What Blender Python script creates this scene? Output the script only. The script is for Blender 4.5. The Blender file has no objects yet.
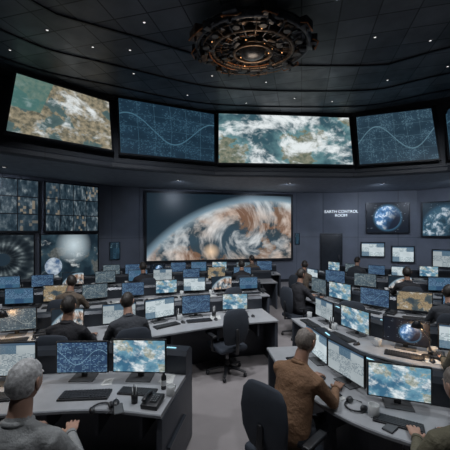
import bpy, bmesh, math, random
from mathutils import Vector, Matrix, noise
random.seed(7)
S = bpy.context.scene
S.view_settings.view_transform = 'Standard'
COL = S.collection

# ------------------------------------------------------------------ node helpers
class NT:
    def __init__(s, name):
        s.m = bpy.data.materials.new(name); s.m.use_nodes = True
        s.t = s.m.node_tree; s.b = s.t.nodes['Principled BSDF']
    def n(s, typ, **kw):
        nd = s.t.nodes.new(typ)
        for k, v in kw.items(): setattr(nd, k, v)
        return nd
    def put(s, sock, v):
        if hasattr(v, 'is_linked'): s.t.links.new(v, sock)
        elif isinstance(v, (tuple, list)) and len(v) == 3 and sock.type == 'RGBA': sock.default_value = (*v, 1)
        else: sock.default_value = v
    def math(s, op, a, b=None, c=None, clamp=False):
        nd = s.n('ShaderNodeMath', operation=op, use_clamp=clamp)
        s.put(nd.inputs[0], a)
        if b is not None: s.put(nd.inputs[1], b)
        if c is not None: s.put(nd.inputs[2], c)
        return nd.outputs[0]
    def ramp(s, f, stops, interp='LINEAR'):
        nd = s.n('ShaderNodeValToRGB'); cr = nd.color_ramp; cr.interpolation = interp
        while len(cr.elements) < len(stops): cr.elements.new(0.5)
        for e, (p, c) in zip(cr.elements, stops):
            e.position = p
            e.color = (*c, 1) if isinstance(c, (tuple, list)) else (c, c, c, 1)
        s.put(nd.inputs[0], f); return nd.outputs[0]
    def mix(s, f, a, b, bt='MIX'):
        nd = s.n('ShaderNodeMix', data_type='RGBA', blend_type=bt)
        s.put(nd.inputs[0], f); s.put(nd.inputs[6], a); s.put(nd.inputs[7], b)
        return nd.outputs[2]
    def coord(s, kind='Object'): return s.n('ShaderNodeTexCoord').outputs[kind]
    def mp(s, v, loc=(0,0,0), sc=(1,1,1), rot=(0,0,0)):
        nd = s.n('ShaderNodeMapping'); s.put(nd.inputs[0], v)
        nd.inputs[1].default_value = loc; nd.inputs[2].default_value = rot; nd.inputs[3].default_value = sc
        return nd.outputs[0]
    def noise(s, v, scale=5, detail=6, rough=.55, dist=0, out=0):
        nd = s.n('ShaderNodeTexNoise'); s.put(nd.inputs['Vector'], v)
        nd.inputs['Scale'].default_value = scale; nd.inputs['Detail'].default_value = detail
        nd.inputs['Roughness'].default_value = rough; nd.inputs['Distortion'].default_value = dist
        return nd.outputs[out]
    def warp(s, v, scale=2, amt=.4, detail=3):
        c = s.noise(v, scale, detail, .5, 0, 1)
        a = s.n('ShaderNodeVectorMath', operation='SUBTRACT'); s.put(a.inputs[0], c); a.inputs[1].default_value = (.5, .5, .5)
        m = s.n('ShaderNodeVectorMath', operation='MULTIPLY_ADD'); s.put(m.inputs[0], a.outputs[0]); m.inputs[1].default_value = (amt,)*3; s.put(m.inputs[2], v)
        return m.outputs[0]
    def xyz(s, v):
        nd = s.n('ShaderNodeSeparateXYZ'); s.put(nd.inputs[0], v); return nd.outputs
    def comb(s, x, y, z=0.0):
        nd = s.n('ShaderNodeCombineXYZ'); s.put(nd.inputs[0], x); s.put(nd.inputs[1], y); s.put(nd.inputs[2], z); return nd.outputs[0]
    def white(s, v):
        nd = s.n('ShaderNodeTexWhiteNoise', noise_dimensions='3D'); s.put(nd.inputs['Vector'], v); return nd.outputs
    def swirl(s, uv, cx, cy, asp, k, soft=.3):
        x, y, z = s.xyz(uv)
        dx = s.math('MULTIPLY', s.math('SUBTRACT', x, cx), asp); dy = s.math('SUBTRACT', y, cy)
        r = s.math('SQRT', s.math('ADD', s.math('MULTIPLY', dx, dx), s.math('MULTIPLY', dy, dy)))
        a = s.math('DIVIDE', k, s.math('ADD', r, soft)); c = s.math('COSINE', a); q = s.math('SINE', a)
        return s.comb(s.math('SUBTRACT', s.math('MULTIPLY', dx, c), s.math('MULTIPLY', dy, q)), s.math('ADD', s.math('MULTIPLY', dx, q), s.math('MULTIPLY', dy, c))), r
    def bump(s, h, st=.3, d=.02):
        nd = s.n('ShaderNodeBump'); nd.inputs['Strength'].default_value = st; nd.inputs['Distance'].default_value = d
        s.put(nd.inputs['Height'], h); s.t.links.new(nd.outputs[0], s.b.inputs['Normal'])

def pbr(name, col, rough=.5, metal=0., var=.15, vscale=6, bump=0., bscale=30, bd=.01, emit=0, ecol=None):
    k = NT(name); c = k.coord()
    f = k.noise(c, vscale, 4)
    lo = tuple(x*(1-var) for x in col); hi = tuple(min(1, x*(1+var)) for x in col)
    k.put(k.b.inputs['Base Color'], k.ramp(f, [(.3, lo), (.7, hi)]))
    k.b.inputs['Roughness'].default_value = rough; k.b.inputs['Metallic'].default_value = metal
    if bump: k.bump(k.noise(c, bscale, 5), bump, bd)
    if emit:
        k.b.inputs['Emission Color'].default_value = (*(ecol or col), 1); k.b.inputs['Emission Strength'].default_value = emit
    return k.m

# ------------------------------------------------------------------ screen pictures
def scr(name, fn, strength=1.0):
    k = NT(name); uv = k.coord('UV'); col = fn(k, uv)
    k.b.inputs['Base Color'].default_value = (.01, .01, .012, 1)
    k.b.inputs['Roughness'].default_value = .35
    k.put(k.b.inputs['Emission Color'], col); k.b.inputs['Emission Strength'].default_value = strength
    return k.m
def p_earth(sea, shal, land1, land2, thr=.52, cloud=.55, seed=0, asp=2., sc=1.5, sw=.25, cx=.4, cy=.5):
    """orbital picture: sea / coast / land split by a sharp shoreline, with cloud wisps on top"""
    def f(k, uv):
        v = k.mp(uv, (seed, seed*.6, seed), (asp, 1, 1))
        h = k.noise(k.warp(v, 2, .2), sc, 12, .58)
        tex = k.noise(v, sc*9, 8, .65)
        se = k.mix(k.math('MULTIPLY_ADD', h, 8, -8*thr+1., clamp=True), sea, shal)
        la = k.ramp(tex, [(.38, land1), (.62, land2)])
        c = k.mix(k.math('MULTIPLY', k.math('SUBTRACT', h, thr), 60, clamp=True), se, la)
        v2, r = k.swirl(uv, cx, cy, asp, sw, .25)
        v2 = k.mp(v2, (seed*2+1, 3, seed), (1, 1.4, 1))
        v2 = k.warp(v2, 2.5, .22, 4)
        w = k.math('MULTIPLY_ADD', k.noise(v2, 2.0, 3, .5), .6, k.math('MULTIPLY', k.noise(v2, 7, 12, .68), .42))
        m = k.ramp(w, [(cloud-.04, 0.), (cloud+.01, .3), (cloud+.04, .65), (cloud+.1, 1.)])
        return k.mix(m, c, (.74, .79, .8))
    return f
def p_clouds(stops, scale=3, wamt=.35, off=0, asp=2.0, rough=.6):
    def f(k, uv):
        v = k.warp(k.mp(uv, (off, off*.7, off), (asp, 1, 1)), 1.6, wamt, 3)
        big = k.noise(v, scale*.5, 3, .5); det = k.noise(v, scale*1.7, 10, rough)
        return k.ramp(k.math('MULTIPLY_ADD', big, .6, k.math('MULTIPLY', det, .45)), stops)
    return f
def p_upleft(k, uv):
    a = p_earth((.03, .06, .07), (.08, .13, .13), (.10, .10, .075), (.34, .29, .2), .45, .555, 3, 1.5, 1.6, .15, .7, .5)(k, uv)
    x, y, z = k.xyz(uv)
    m = k.math('LESS_THAN', k.math('ADD', x, k.math('MULTIPLY', y, -.16)), .2)
    m2 = k.math('MULTIPLY', m, k.math('GREATER_THAN', y, .42))
    return k.mix(k.math('MULTIPLY', m2, .75), a, (.065, .17, .155))
def p_data(base=(.006, .02, .045), ink=(.08, .25, .42), nx=60, ny=34, thr=.72, seed=0, amt=.8):
    def f(k, uv):
        x, y, z = k.xyz(uv)
        cx = k.math('FLOOR', k.math('MULTIPLY', x, nx)); cy = k.math('FLOOR', k.math('MULTIPLY', y, ny))
        w = k.white(k.comb(cx, cy, float(seed)))[0]
        big = k.noise(k.mp(uv, (seed, 0, 0)), 4, 3)
        on = k.math('GREATER_THAN', k.math('ADD', w, k.math('MULTIPLY', k.math('SUBTRACT', big, .5), 1.4)), thr)
        fy = k.math('LESS_THAN', k.math('FRACT', k.math('MULTIPLY', y, ny)), .5)
        on = k.math('MULTIPLY', on, fy)
        gx = k.math('LESS_THAN', k.math('FRACT', k.math('MULTIPLY', x, 6)), .02)
        gy = k.math('LESS_THAN', k.math('FRACT', k.math('MULTIPLY', y, 4)), .02)
        g = k.math('MULTIPLY', k.math('MAXIMUM', gx, gy), .5)
        bg = k.mix(big, tuple(c*.5 for c in base), tuple(c*2.6 for c in base))
        # faint trajectory curves
        tr = k.math('ABSOLUTE', k.math('SUBTRACT', k.math('SUBTRACT', y, .5), k.math('MULTIPLY', k.math('SINE', k.math('MULTIPLY_ADD', x, 7., float(seed))), .25)))
        tr = k.math('MULTIPLY', k.math('LESS_THAN', tr, .012), .7)
        return k.mix(k.math('MAXIMUM', tr, k.math('MAXIMUM', k.math('MULTIPLY', on, amt), g)), bg, ink)
    return f
def p_doc(bg, ink, nx=44, ny=26, seed=3):
    def f(k, uv):
        x, y, z = k.xyz(uv)
        cx = k.math('FLOOR', k.math('MULTIPLY', x, nx)); cy = k.math('FLOOR', k.math('MULTIPLY', y, ny))
        w = k.white(k.comb(cx, cy, float(seed)))[0]
        on = k.math('GREATER_THAN', w, .45)
        fy = k.math('LESS_THAN', k.math('FRACT', k.math('MULTIPLY', y, ny)), .45)
        px = k.math('FLOOR', k.math('MULTIPLY', x, 3)); py = k.math('FLOOR', k.math('MULTIPLY', y, 3))
        pw = k.white(k.comb(px, py, float(seed+9)))[0]
        blk = k.math('GREATER_THAN', pw, .35)
        c = k.mix(k.math('MULTIPLY', k.math('MULTIPLY', on, fy), blk), bg, ink)
        pic = k.math('GREATER_THAN', pw, .8)
        c = k.mix(k.math('MULTIPLY', pic, .8), c, (.04, .12, .2))
        c = k.mix(k.math('MULTIPLY', k.noise(uv, 1.5, 2), .5), c, (.02, .05, .08))
        bar = k.math('GREATER_THAN', y, .93)
        return k.mix(bar, c, (.05, .1, .16))
    return f
def p_globe(cx, cy, r, asp, seed=0, back=(.003, .006, .012), tint=(.07, .2, .42)):
    def f(k, uv):
        x, y, z = k.xyz(uv)
        dx = k.math('MULTIPLY', k.math('SUBTRACT', x, cx), asp); dy = k.math('SUBTRACT', y, cy)
        d = k.math('SQRT', k.math('ADD', k.math('MULTIPLY', dx, dx), k.math('MULTIPLY', dy, dy)))
        inside = k.math('LESS_THAN', d, r)
        surf = k.ramp(k.noise(k.mp(uv, (seed, seed, 0), (asp, 1, 1)), 5, 9, .62, .6), [(.38, tuple(c*.4 for c in tint)), (.5, tint), (.62, (.7, .8, .9))])
        sh = k.math('MULTIPLY_ADD', dx, -.9/r, .55, clamp=True)
        sh = k.math('MULTIPLY_ADD', dy, .5/r, sh, clamp=True)
        surf = k.mix(sh, (.004, .008, .02), surf)
        star = k.math('GREATER_THAN', k.white(k.comb(k.math('FLOOR', k.math('MULTIPLY', x, 90)), k.math('FLOOR', k.math('MULTIPLY', y, 60))))[0], .99)
        bgc = k.mix(k.math('MULTIPLY', star, .5), back, (.6, .7, .8))
        gl = k.math('MULTIPLY', k.math('SUBTRACT', 1, k.math('DIVIDE', k.math('SUBTRACT', d, r), .12*r+.03), clamp=True), .3)
        bgc = k.mix(gl, bgc, (.1, .3, .5))
        return k.mix(inside, bgc, surf)
    return f
def p_storm(k, uv):
    x, y, z = k.xyz(uv)
    dx = k.math('MULTIPLY', k.math('SUBTRACT', x, .82), 2.1); dy = k.math('SUBTRACT', y, -1.2)
    d = k.math('SQRT', k.math('ADD', k.math('MULTIPLY', dx, dx), k.math('MULTIPLY', dy, dy)))
    v, r = k.swirl(uv, .62, .42, 2.1, 1.1, .28)
    v = k.warp(k.mp(v, (4, 2, 0), (1, 1.7, 1)), 2.2, .18, 4)
    w = k.math('MULTIPLY_ADD', k.noise(v, 1.8, 3, .5), .55, k.math('MULTIPLY', k.noise(v, 5.5, 12, .66), .48))
    sea = k.mix(k.ramp(k.noise(k.mp(uv, (1, 5, 0), (2, 1, 1)), 2.2, 10, .6), [(.5, 0.), (.53, 1.)]), (.03, .06, .085), (.17, .115, .08))
    c = k.mix(k.ramp(w, [(.46, 0.), (.51, .3), (.56, .6), (.66, 1.)]), sea, (.66, .69, .7))
    br = k.ramp(k.noise(k.mp(uv, (7, 1, 0), (1.4, 1, 1)), 1.7, 2), [(.46, 0.), (.6, .7)])
    c = k.mix(br, c, k.mix(1., c, (1., .68, .5), 'MULTIPLY'))
    edge = k.math('MULTIPLY', k.math('SUBTRACT', 2.14, d), 22, clamp=True)
    sp = k.math('MULTIPLY', k.math('SUBTRACT', 1, k.math('MULTIPLY', k.math('SUBTRACT', d, 2.14), 11), clamp=True), .6)
    rim = k.math('MULTIPLY', k.math('SUBTRACT', 1, k.math('MULTIPLY', k.math('SUBTRACT', 2.14, d), 8), clamp=True), .5)
    c = k.mix(rim, c, (.45, .56, .62))
    c = k.mix(edge, k.mix(sp, (.008, .018, .028), (.28, .42, .52)), c)
    hx = k.math('MULTIPLY', k.math('SUBTRACT', x, .42), 2.1); hy = k.math('SUBTRACT', y, .12)
    h = k.math('SQRT', k.math('ADD', k.math('MULTIPLY', hx, hx), k.math('MULTIPLY', hy, hy)))
    return k.mix(k.math('MULTIPLY', k.math('SUBTRACT', 1, k.math('MULTIPLY', h, 7.5), clamp=True), .8), c, (1., .72, .48))
def p_ring(cx, cy, asp):
    def f(k, uv):
        x, y, z = k.xyz(uv)
        dx = k.math('MULTIPLY', k.math('SUBTRACT', x, cx), asp); dy = k.math('SUBTRACT', y, cy)
        d = k.math('SQRT', k.math('ADD', k.math('MULTIPLY', dx, dx), k.math('MULTIPLY', dy, dy)))
        s_ = k.math('SINE', k.math('MULTIPLY', d, 24)); bl = k.math('SINE', k.math('MULTIPLY', k.math('ARCTAN2', dx, dy), 26.))
        n = k.noise(uv, 9, 8, .62)
        t = k.math('MULTIPLY_ADD', s_, .11, k.math('MULTIPLY_ADD', bl, .05, k.math('MULTIPLY_ADD', n, .6, .18)))
        c = k.ramp(t, [(.35, (.006, .01, .014)), (.52, (.03, .042, .05)), (.64, (.13, .16, .17)), (.74, (.42, .47, .48))])
        fall = k.math('MULTIPLY', k.math('SUBTRACT', 1.0, d, clamp=True), 1.3, clamp=True)
        core = k.math('LESS_THAN', d, .13)
        return k.mix(core, k.mix(fall, (.01, .018, .025), c), (.015, .03, .045))
    return f
def p_moon(k, uv):
    x, y, z = k.xyz(uv)
    base = p_earth((.008, .018, .028), (.03, .06, .08), (.05, .06, .06), (.12, .13, .13), .55, .6, 6, 1.4, 2., .2)(k, uv)
    def disc(cx, cy, asp=1.4):
        dx = k.math('MULTIPLY', k.math('SUBTRACT', x, cx), asp); dy = k.math('SUBTRACT', y, cy)
        return k.math('SQRT', k.math('ADD', k.math('MULTIPLY', dx, dx), k.math('MULTIPLY', dy, dy)))
    d2 = disc(.55, .75)
    g = k.math('SUBTRACT', 1, k.math('MULTIPLY', d2, 2.2), clamp=True)
    c = k.mix(k.math('MULTIPLY', g, .9), base, (.62, .74, .8))
    d1 = disc(.2, .28)
    moon = k.ramp(k.noise(uv, 9, 8, .6), [(.35, (.05, .11, .22)), (.6, (.5, .57, .63))])
    return k.mix(k.math('LESS_THAN', d1, .2), c, moon)
def p_mosaic(nx, ny, seed):
    def f(k, uv):
        x, y, z = k.xyz(uv)
        X = k.math('MULTIPLY', x, nx); Y = k.math('MULTIPLY', y, ny)
        w = k.white(k.comb(k.math('FLOOR', X), k.math('FLOOR', Y), float(seed)))
        n = k.noise(k.comb(k.math('MULTIPLY', x, 3), y, k.math('MULTIPLY', w[0], 9)), 6, 10, .62)
        c = k.ramp(n, [(.38, (.006, .013, .02)), (.5, (.025, .045, .06)), (.6, (.1, .13, .15)), (.72, (.42, .47, .48))])
        sm = k.white(k.comb(k.math('FLOOR', k.math('MULTIPLY', x, nx*7)), k.math('FLOOR', k.math('MULTIPLY', y, ny*6)), 5.0))[0]
        lit = k.math('GREATER_THAN', w[0], .5)
        c = k.mix(k.math('MULTIPLY', k.math('MULTIPLY', k.math('GREATER_THAN', sm, .82), .5), lit), c, (.5, .4, .27))
        c = k.mix(k.math('MULTIPLY', w[0], .65), c, (.018, .036, .052))
        ed = k.math('MAXIMUM', k.math('LESS_THAN', k.math('FRACT', X), .05), k.math('LESS_THAN', k.math('FRACT', Y), .06))
        return k.mix(ed, c, (.004, .005, .007))
    return f
SEA, SHAL, LA1, LA2 = (.035, .085, .11), (.12, .24, .26), (.09, .12, .09), (.24, .24, .18)
M_U1 = scr('screen_satellite_land', p_upleft, 1.0)
M_U2 = scr('screen_blue_data', p_data((.008, .021, .036), (.07, .17, .24), 90, 56, .82, 1, .55), 1.0)
M_U3 = scr('screen_ocean_clouds', p_earth(SEA, SHAL, LA1, LA2, .56, .515, 2, 2.3, 1.6, .35, .45, .45), 1.05)
M_U4 = scr('screen_blue_chart', p_data((.014, .03, .046), (.13, .24, .3), 100, 60, .86, 6, .7), 1.0)
M_C = scr('screen_storm', p_storm, 1.0)
M_RING = scr('screen_engine', p_ring(.62, .5, 1.4), .95)
M_MOON = scr('screen_moon', p_moon, .95)
M_MO1 = scr('screen_mosaic_a', p_mosaic(4, 3, 1), 1.)
M_MO2 = scr('screen_mosaic_b', p_mosaic(4, 3, 8), 1.)
M_GL = scr('screen_globe', p_globe(.5, .5, .42, 1.35, 1), 1.2)
M_GL2 = scr('screen_globe_b', p_globe(.55, .1, .75, 1.35, 4, (.01, .03, .05), (.06, .16, .24)), .7)
M_s = [scr('monitor_data_dark', p_data((.014, .032, .07), (.22, .38, .5), 40, 24, .72, 2, .65), 1.0),
       scr('monitor_document', p_doc((.46, .52, .54), (.07, .12, .16)), .95),
       scr('monitor_map', p_earth((.04, .13, .22), (.15, .32, .42), (.16, .2, .18), (.4, .42, .36), .52, .54, 1, 1.6, 1.6, .2), 1.0),
       scr('monitor_globe', p_globe(.6, .45, .36, 1.6, 2), 1.2),
       scr('monitor_blue', p_doc((.025, .07, .15), (.27, .45, .62), 50, 30, 7), 1.0),
       scr('monitor_bright', p_doc((.68, .77, .8), (.2, .3, .34), 30, 18, 12), 1.0),
       scr('monitor_chart', p_data((.035, .055, .07), (.4, .44, .42), 30, 18, .76, 12, .6), 1.0),
       scr('monitor_storm', p_storm, 1.1),
       scr('monitor_warm_map', p_earth((.03, .05, .07), (.08, .1, .1), (.16, .12, .08), (.42, .33, .2), .46, .6, 5, 1.6, 1.6, .1), .9)]

# ------------------------------------------------------------------ mesh builder
class MB:
    def __init__(s):
        s.bm = bmesh.new(); s.uv = s.bm.loops.layers.uv.new('UVMap'); s.mats = []
    def mi(s, m):
        if m not in s.mats: s.mats.append(m)
        return s.mats.index(m)
    def face(s, pts, mat, uvs=None, smooth=False):
        vs = [s.bm.verts.new(p) for p in pts]
        f = s.bm.faces.new(vs); f.material_index = s.mi(mat); f.smooth = smooth
        if uvs:
            for l, u in zip(f.loops, uvs): l[s.uv].uv = u
        return f
    def addbm(s, t, mat, M=None, smooth=True, matfn=None):
        mp = {}
        for v in t.verts: mp[v] = s.bm.verts.new(M @ v.co if M else v.co)
        for f in t.faces:
            try: nf = s.bm.faces.new([mp[v] for v in f.verts])
            except ValueError: continue
            nf.smooth = smooth; nf.material_index = s.mi(matfn(f) if matfn else mat)
    def box(s, c, size, mat, M=None, bev=0., smooth=False):
        t = bmesh.new(); bmesh.ops.create_cube(t, size=1)
        for v in t.verts: v.co = Vector((v.co.x*size[0], v.co.y*size[1], v.co.z*size[2]))
        if bev: bmesh.ops.bevel(t, geom=t.edges[:], offset=bev, segments=3, affect='EDGES', profile=.5)
        X = Matrix.Translation(c)
        if M is not None: X = M @ X
        s.addbm(t, mat, X, smooth or bev > 0); t.free()
    def sphere(s, c, r, mat, M=None, seg=16, fn=None):
        t = bmesh.new(); bmesh.ops.create_uvsphere(t, u_segments=seg, v_segments=max(6, seg*3//4), radius=1)
        for v in t.verts:
            v.co = fn(v.co.copy()) if fn else Vector((v.co.x*r[0], v.co.y*r[1], v.co.z*r[2]))
        X = Matrix.Translation(c)
        if M is not None: X = M @ X
        s.addbm(t, mat, X); t.free()
    def tube(s, pts, rad, mat, seg=12, ref=(1, 0, 0), M=None, cap=True, dome=True):
        pts = [Vector(p) for p in pts]; rad = [(r, r) if not isinstance(r, (tuple, list)) else r for r in rad]
        if dome:
            d0 = (pts[0]-pts[1]).normalized(); d1 = (pts[-1]-pts[-2]).normalized()
            r0, r1 = min(rad[0]), min(rad[-1])
            pts = [pts[0]+d0*r0*.85, pts[0]+d0*r0*.55]+pts+[pts[-1]+d1*r1*.55, pts[-1]+d1*r1*.85]
            rad = [tuple(x*.35 for x in rad[0]), tuple(x*.8 for x in rad[0])]+rad+[tuple(x*.8 for x in rad[-1]), tuple(x*.35 for x in rad[-1])]
        rings = []
        for i, p in enumerate(pts):
            a_ = pts[max(0, i-1)]; b_ = pts[min(len(pts)-1, i+1)]
            t = (b_-a_).normalized(); R = Vector(ref)
            if abs(t.dot(R)) > .95: R = Vector((0, 1, 0)) if abs(t.y) < .9 else Vector((0, 0, 1))
            a = (R-t*R.dot(t)).normalized(); b = t.cross(a)
            ring = []
            for j in range(seg):
                th = 2*math.pi*j/seg
                q = p+a*math.cos(th)*rad[i][0]+b*math.sin(th)*rad[i][1]
                ring.append(s.bm.verts.new(M @ q if M is not None else q))
            rings.append(ring)
        m = s.mi(mat)
        for i in range(len(rings)-1):
            for j in range(seg):
                f = s.bm.faces.new((rings[i][j], rings[i][(j+1) % seg], rings[i+1][(j+1) % seg], rings[i+1][j])); f.smooth = True; f.material_index = m
        if cap:
            f = s.bm.faces.new(rings[0][::-1]); f.material_index = m
            f = s.bm.faces.new(rings[-1]); f.material_index = m
    def cyl(s, p0, p1, r0, r1, mat, seg=20, M=None): s.tube([p0, p1], [r0, r1], mat, seg, M=M, dome=False)
    def torus(s, c, R, r, mat, seg=48, sec=10, M=None, rz=None, a0=0, a1=2*math.pi):
        rz = rz or r; m = s.mi(mat); rings = []
        full = abs(a1-a0-2*math.pi) < 1e-4; n = seg if full else seg+1
        for i in range(n):
            th = a0+(a1-a0)*i/seg; ring = []
            for j in range(sec):
                ph = 2*math.pi*j/sec
                q = Vector(c)+Vector(((R+r*math.cos(ph))*math.cos(th), (R+r*math.cos(ph))*math.sin(th), rz*math.sin(ph)))
                ring.append(s.bm.verts.new(M @ q if M is not None else q))
            rings.append(ring)
        for i in range(seg):
            A = rings[i]; B = rings[(i+1) % n]
            for j in range(sec):
                f = s.bm.faces.new((A[j], B[j], B[(j+1) % sec], A[(j+1) % sec])); f.smooth = True; f.material_index = m
    def lathe(s, prof, mat, seg=24, M=None):
        m = s.mi(mat); rings = []
        for r, z in prof:
            ring = []
            for j in range(seg):
                q = Vector((r*math.cos(2*math.pi*j/seg), r*math.sin(2*math.pi*j/seg), z)); ring.append(s.bm.verts.new(M @ q if M is not None else q))
            rings.append(ring)
        for i in range(len(rings)-1):
            for j in range(seg):
                f = s.bm.faces.new((rings[i][j], rings[i][(j+1) % seg], rings[i+1][(j+1) % seg], rings[i+1][j])); f.smooth = True; f.material_index = m
    def sweep(s, path, prof, mats, capmat=None):
        n = len(path); rings = []
        for i, p in enumerate(path):
            a = path[max(0, i-1)]; b = path[min(n-1, i+1)]
            t = (Vector(b)-Vector(a)).normalized(); nx, ny = t.y, -t.x
            rings.append([s.bm.verts.new((p[0]+nx*f, p[1]+ny*f, z)) for f, z in prof])
        k = len(prof)
        for i in range(n-1):
            for j in range(k):
                f = s.bm.faces.new((rings[i][j], rings[i+1][j], rings[i+1][(j+1) % k], rings[i][(j+1) % k]))
                f.material_index = s.mi(mats[j % len(mats)])
        for r in (rings[0], rings[-1][::-1]):
            f = s.bm.faces.new(r); f.material_index = s.mi(capmat or mats[0])
    def mesh(s, name, recalc=True):
        if recalc: bmesh.ops.recalc_face_normals(s.bm, faces=s.bm.faces[:])
        me = bpy.data.meshes.new(name); s.bm.to_mesh(me); s.bm.free()
        for m in s.mats: me.materials.append(m)
        return me
def ob(name, me, loc=(0, 0, 0), rz=0., sc=1., parent=None):
    o = bpy.data.objects.new(name, me); COL.objects.link(o); o.location = loc; o.rotation_euler = (0, 0, rz)
    o.scale = sc if isinstance(sc, tuple) else (sc, sc, sc)
    if parent: o.parent = parent
    return o
def catmull(P, n):
    P = [Vector(p) for p in P]; Q = [P[0]*2-P[1]]+P+[P[-1]*2-P[-2]]; raw = []
    for i in range(1, len(Q)-2):
        for j in range(20):
            t = j/20; a, b, c, d = Q[i-1:i+3]
            raw.append(.5*((2*b)+(c-a)*t+(2*a-5*b+4*c-d)*t*t+(3*b-a-3*c+d)*t**3))
    raw.append(P[-1]); return resample(raw, n)
def resample(raw, n):
    raw = [Vector(p) for p in raw]; L = [0]
    for a, b in zip(raw, raw[1:]): L.append(L[-1]+(b-a).length)
    out = []; k = 0
    for i in range(n):
        s_ = L[-1]*i/(n-1)
        while k < len(L)-2 and L[k+1] < s_: k += 1
        d = L[k+1]-L[k]; out.append(raw[k].lerp(raw[k+1], 0 if d == 0 else min(1, (s_-L[k])/d)))
    return out

# ------------------------------------------------------------------ base materials
def m_ceiling():
    k = NT('ceiling_tiles'); c = k.coord()
    br = k.n('ShaderNodeTexBrick'); br.offset = 0
    k.put(br.inputs['Vector'], k.mp(c, (0, 0, 0), (1, 1, 1), (0, 0, .25)))
    br.inputs['Color1'].default_value = (.075, .083, .098, 1); br.inputs['Color2'].default_value = (.15, .162, .185, 1); br.inputs['Mortar'].default_value = (.022, .024, .028, 1)
    br.inputs['Scale'].default_value = 1; br.inputs['Mortar Size'].default_value = .012; br.inputs['Brick Width'].default_value = .62; br.inputs['Row Height'].default_value = .5
    n = k.ramp(k.noise(c, .8, 6), [(.35, .45), (.68, 1.2)])
    k.put(k.b.inputs['Base Color'], k.mix(1., br.outputs[0], n, 'MULTIPLY'))
    k.put(k.b.inputs['Roughness'], k.ramp(k.noise(c, 3, 5), [(.3, .3), (.7, .6)]))
    k.bump(br.outputs['Fac'], -.5, .02); return k.m
def m_wall(name, c1, c2, w=1.2, h=1.9):
    k = NT(name); c = k.coord(); x, y, z = k.xyz(c)
    v = k.comb(k.math('MULTIPLY_ADD', y, .6, x), z, 0.)
    br = k.n('ShaderNodeTexBrick'); br.offset = 0; k.put(br.inputs['Vector'], v)
    br.inputs['Color1'].default_value = (*c1, 1); br.inputs['Color2'].default_value = (*c2, 1); br.inputs['Mortar'].default_value = (*[q*.45 for q in c1], 1)
    br.inputs['Scale'].default_value = 1; br.inputs['Mortar Size'].default_value = .008; br.inputs['Brick Width'].default_value = w; br.inputs['Row Height'].default_value = h
    n = k.ramp(k.noise(c, .9, 5), [(.3, .8), (.7, 1.15)])
    k.put(k.b.inputs['Base Color'], k.mix(1., br.outputs[0], n, 'MULTIPLY')); k.b.inputs['Roughness'].default_value = .55
    return k.m
M_CEIL = m_ceiling()
M_WALL = m_wall('wall_panel_paint', (.14, .16, .205), (.155, .175, .22))
M_BAND = m_wall('band_panel', (.045, .055, .072), (.055, .065, .082), 9, 9)
M_SOFF = pbr('soffit_paint', (.24, .27, .32), .6)
M_FLOOR = pbr('floor_carpet', (.265, .243, .243), .55, var=.07, vscale=3, bump=.1, bscale=200, bd=.003)
M_TRIM = pbr('dark_metal_trim', (.03, .034, .042), .35, .3)
M_TOP = pbr('desk_laminate', (.34, .35, .365), .3, var=.1)
M_EDGE = pbr('desk_edge', (.25, .265, .285), .4)
M_BODY = pbr('console_body', (.048, .055, .07), .45, var=.1)
M_HOOD = pbr('console_hood', (.034, .04, .05), .3, .2)
M_LED = pbr('led_cyan', (.3, .6, .7), .4, emit=.8, ecol=(.35, .7, .85))
M_BLK = pbr('black_plastic', (.016, .017, .02), .4)
M_GREY = pbr('grey_plastic', (.09, .095, .1), .45)
M_WHITE = pbr('white_plastic', (.6, .62, .62), .4)
M_PAPER = pbr('paper', (.6, .61, .59), .8, var=.04)
M_KEY = pbr('keycap', (.03, .032, .036), .5)
M_FAB = pbr('chair_fabric', (.03, .038, .052), .85, bump=.3, bscale=150, bd=.003)
M_CHR = pbr('chair_metal', (.2, .2, .21), .3, .9)
M_AMB = pbr('amber_lamp', (.9, .5, .2), .4, emit=1.3, ecol=(1, .5, .2))
M_BULB = pbr('lamp_bulb', (.9, .7, .4), .4, emit=8, ecol=(1, .72, .4))
M_GOLD = pbr('bronze_metal', (.16, .115, .085), .4, .8, var=.5, vscale=14)
M_STEEL = pbr('dark_steel', (.085, .09, .1), .35, .7, var=.5, vscale=10)
M_LAMP = pbr('lamp_lens', (.8, .85, .9), .4, emit=1.0, ecol=(.95, .93, .9))
M_CABLE = pbr('orange_cable', (.35, .13, .04), .5)

# ------------------------------------------------------------------ room shell
H = 5.8; ZB = 3.8
WP = [(-8, -3.5), (-8, 5.5), (-7.4, 7.25), (-4.2, 10.65), (-3.3, 11.45), (3.2, 12.9), (4.2, 12.95), (5.6, 12.65), (7.7, 12.05), (9.2, 10.6), (9.8, 7), (9.8, -3.5)]
def wall(name, pts, z0=0, z1=H, t=.2, mat=M_WALL):
    b = MB(); prof = [(0, z0), (0, z1), (-t, z1), (-t, z0)]; b.sweep([Vector((*p, 0)) for p in pts], prof, [mat]); return ob(name, b.mesh(name))
wall('wall_left', WP[0:4]); wall('wall_back', WP[3:9]); wall('wall_right', WP[8:12]); wall('wall_front', [WP[-1], WP[0]])
def base(name, pts):
    b = MB(); b.sweep([Vector((*p, 0)) for p in pts], [(.0, 0), (.025, 0), (.025, .1), (.0, .12)], [M_TRIM]); ob(name, b.mesh(name))
base('baseboard_left', WP[0:4]); base('baseboard_back', WP[3:9]); base('baseboard_right', WP[8:12])
b = MB(); b.face([(-8.4, -3.8, 0), (10.2, -3.8, 0), (10.2, 13.4, 0), (-8.4, 13.4, 0)], M_FLOOR); b.face([(-8.4, -3.8, -.1), (-8.4, 13.4, -.1), (10.2, 13.4, -.1), (10.2, -3.8, -.1)], M_FLOOR); ob('floor', b.mesh('floor', False))
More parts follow.
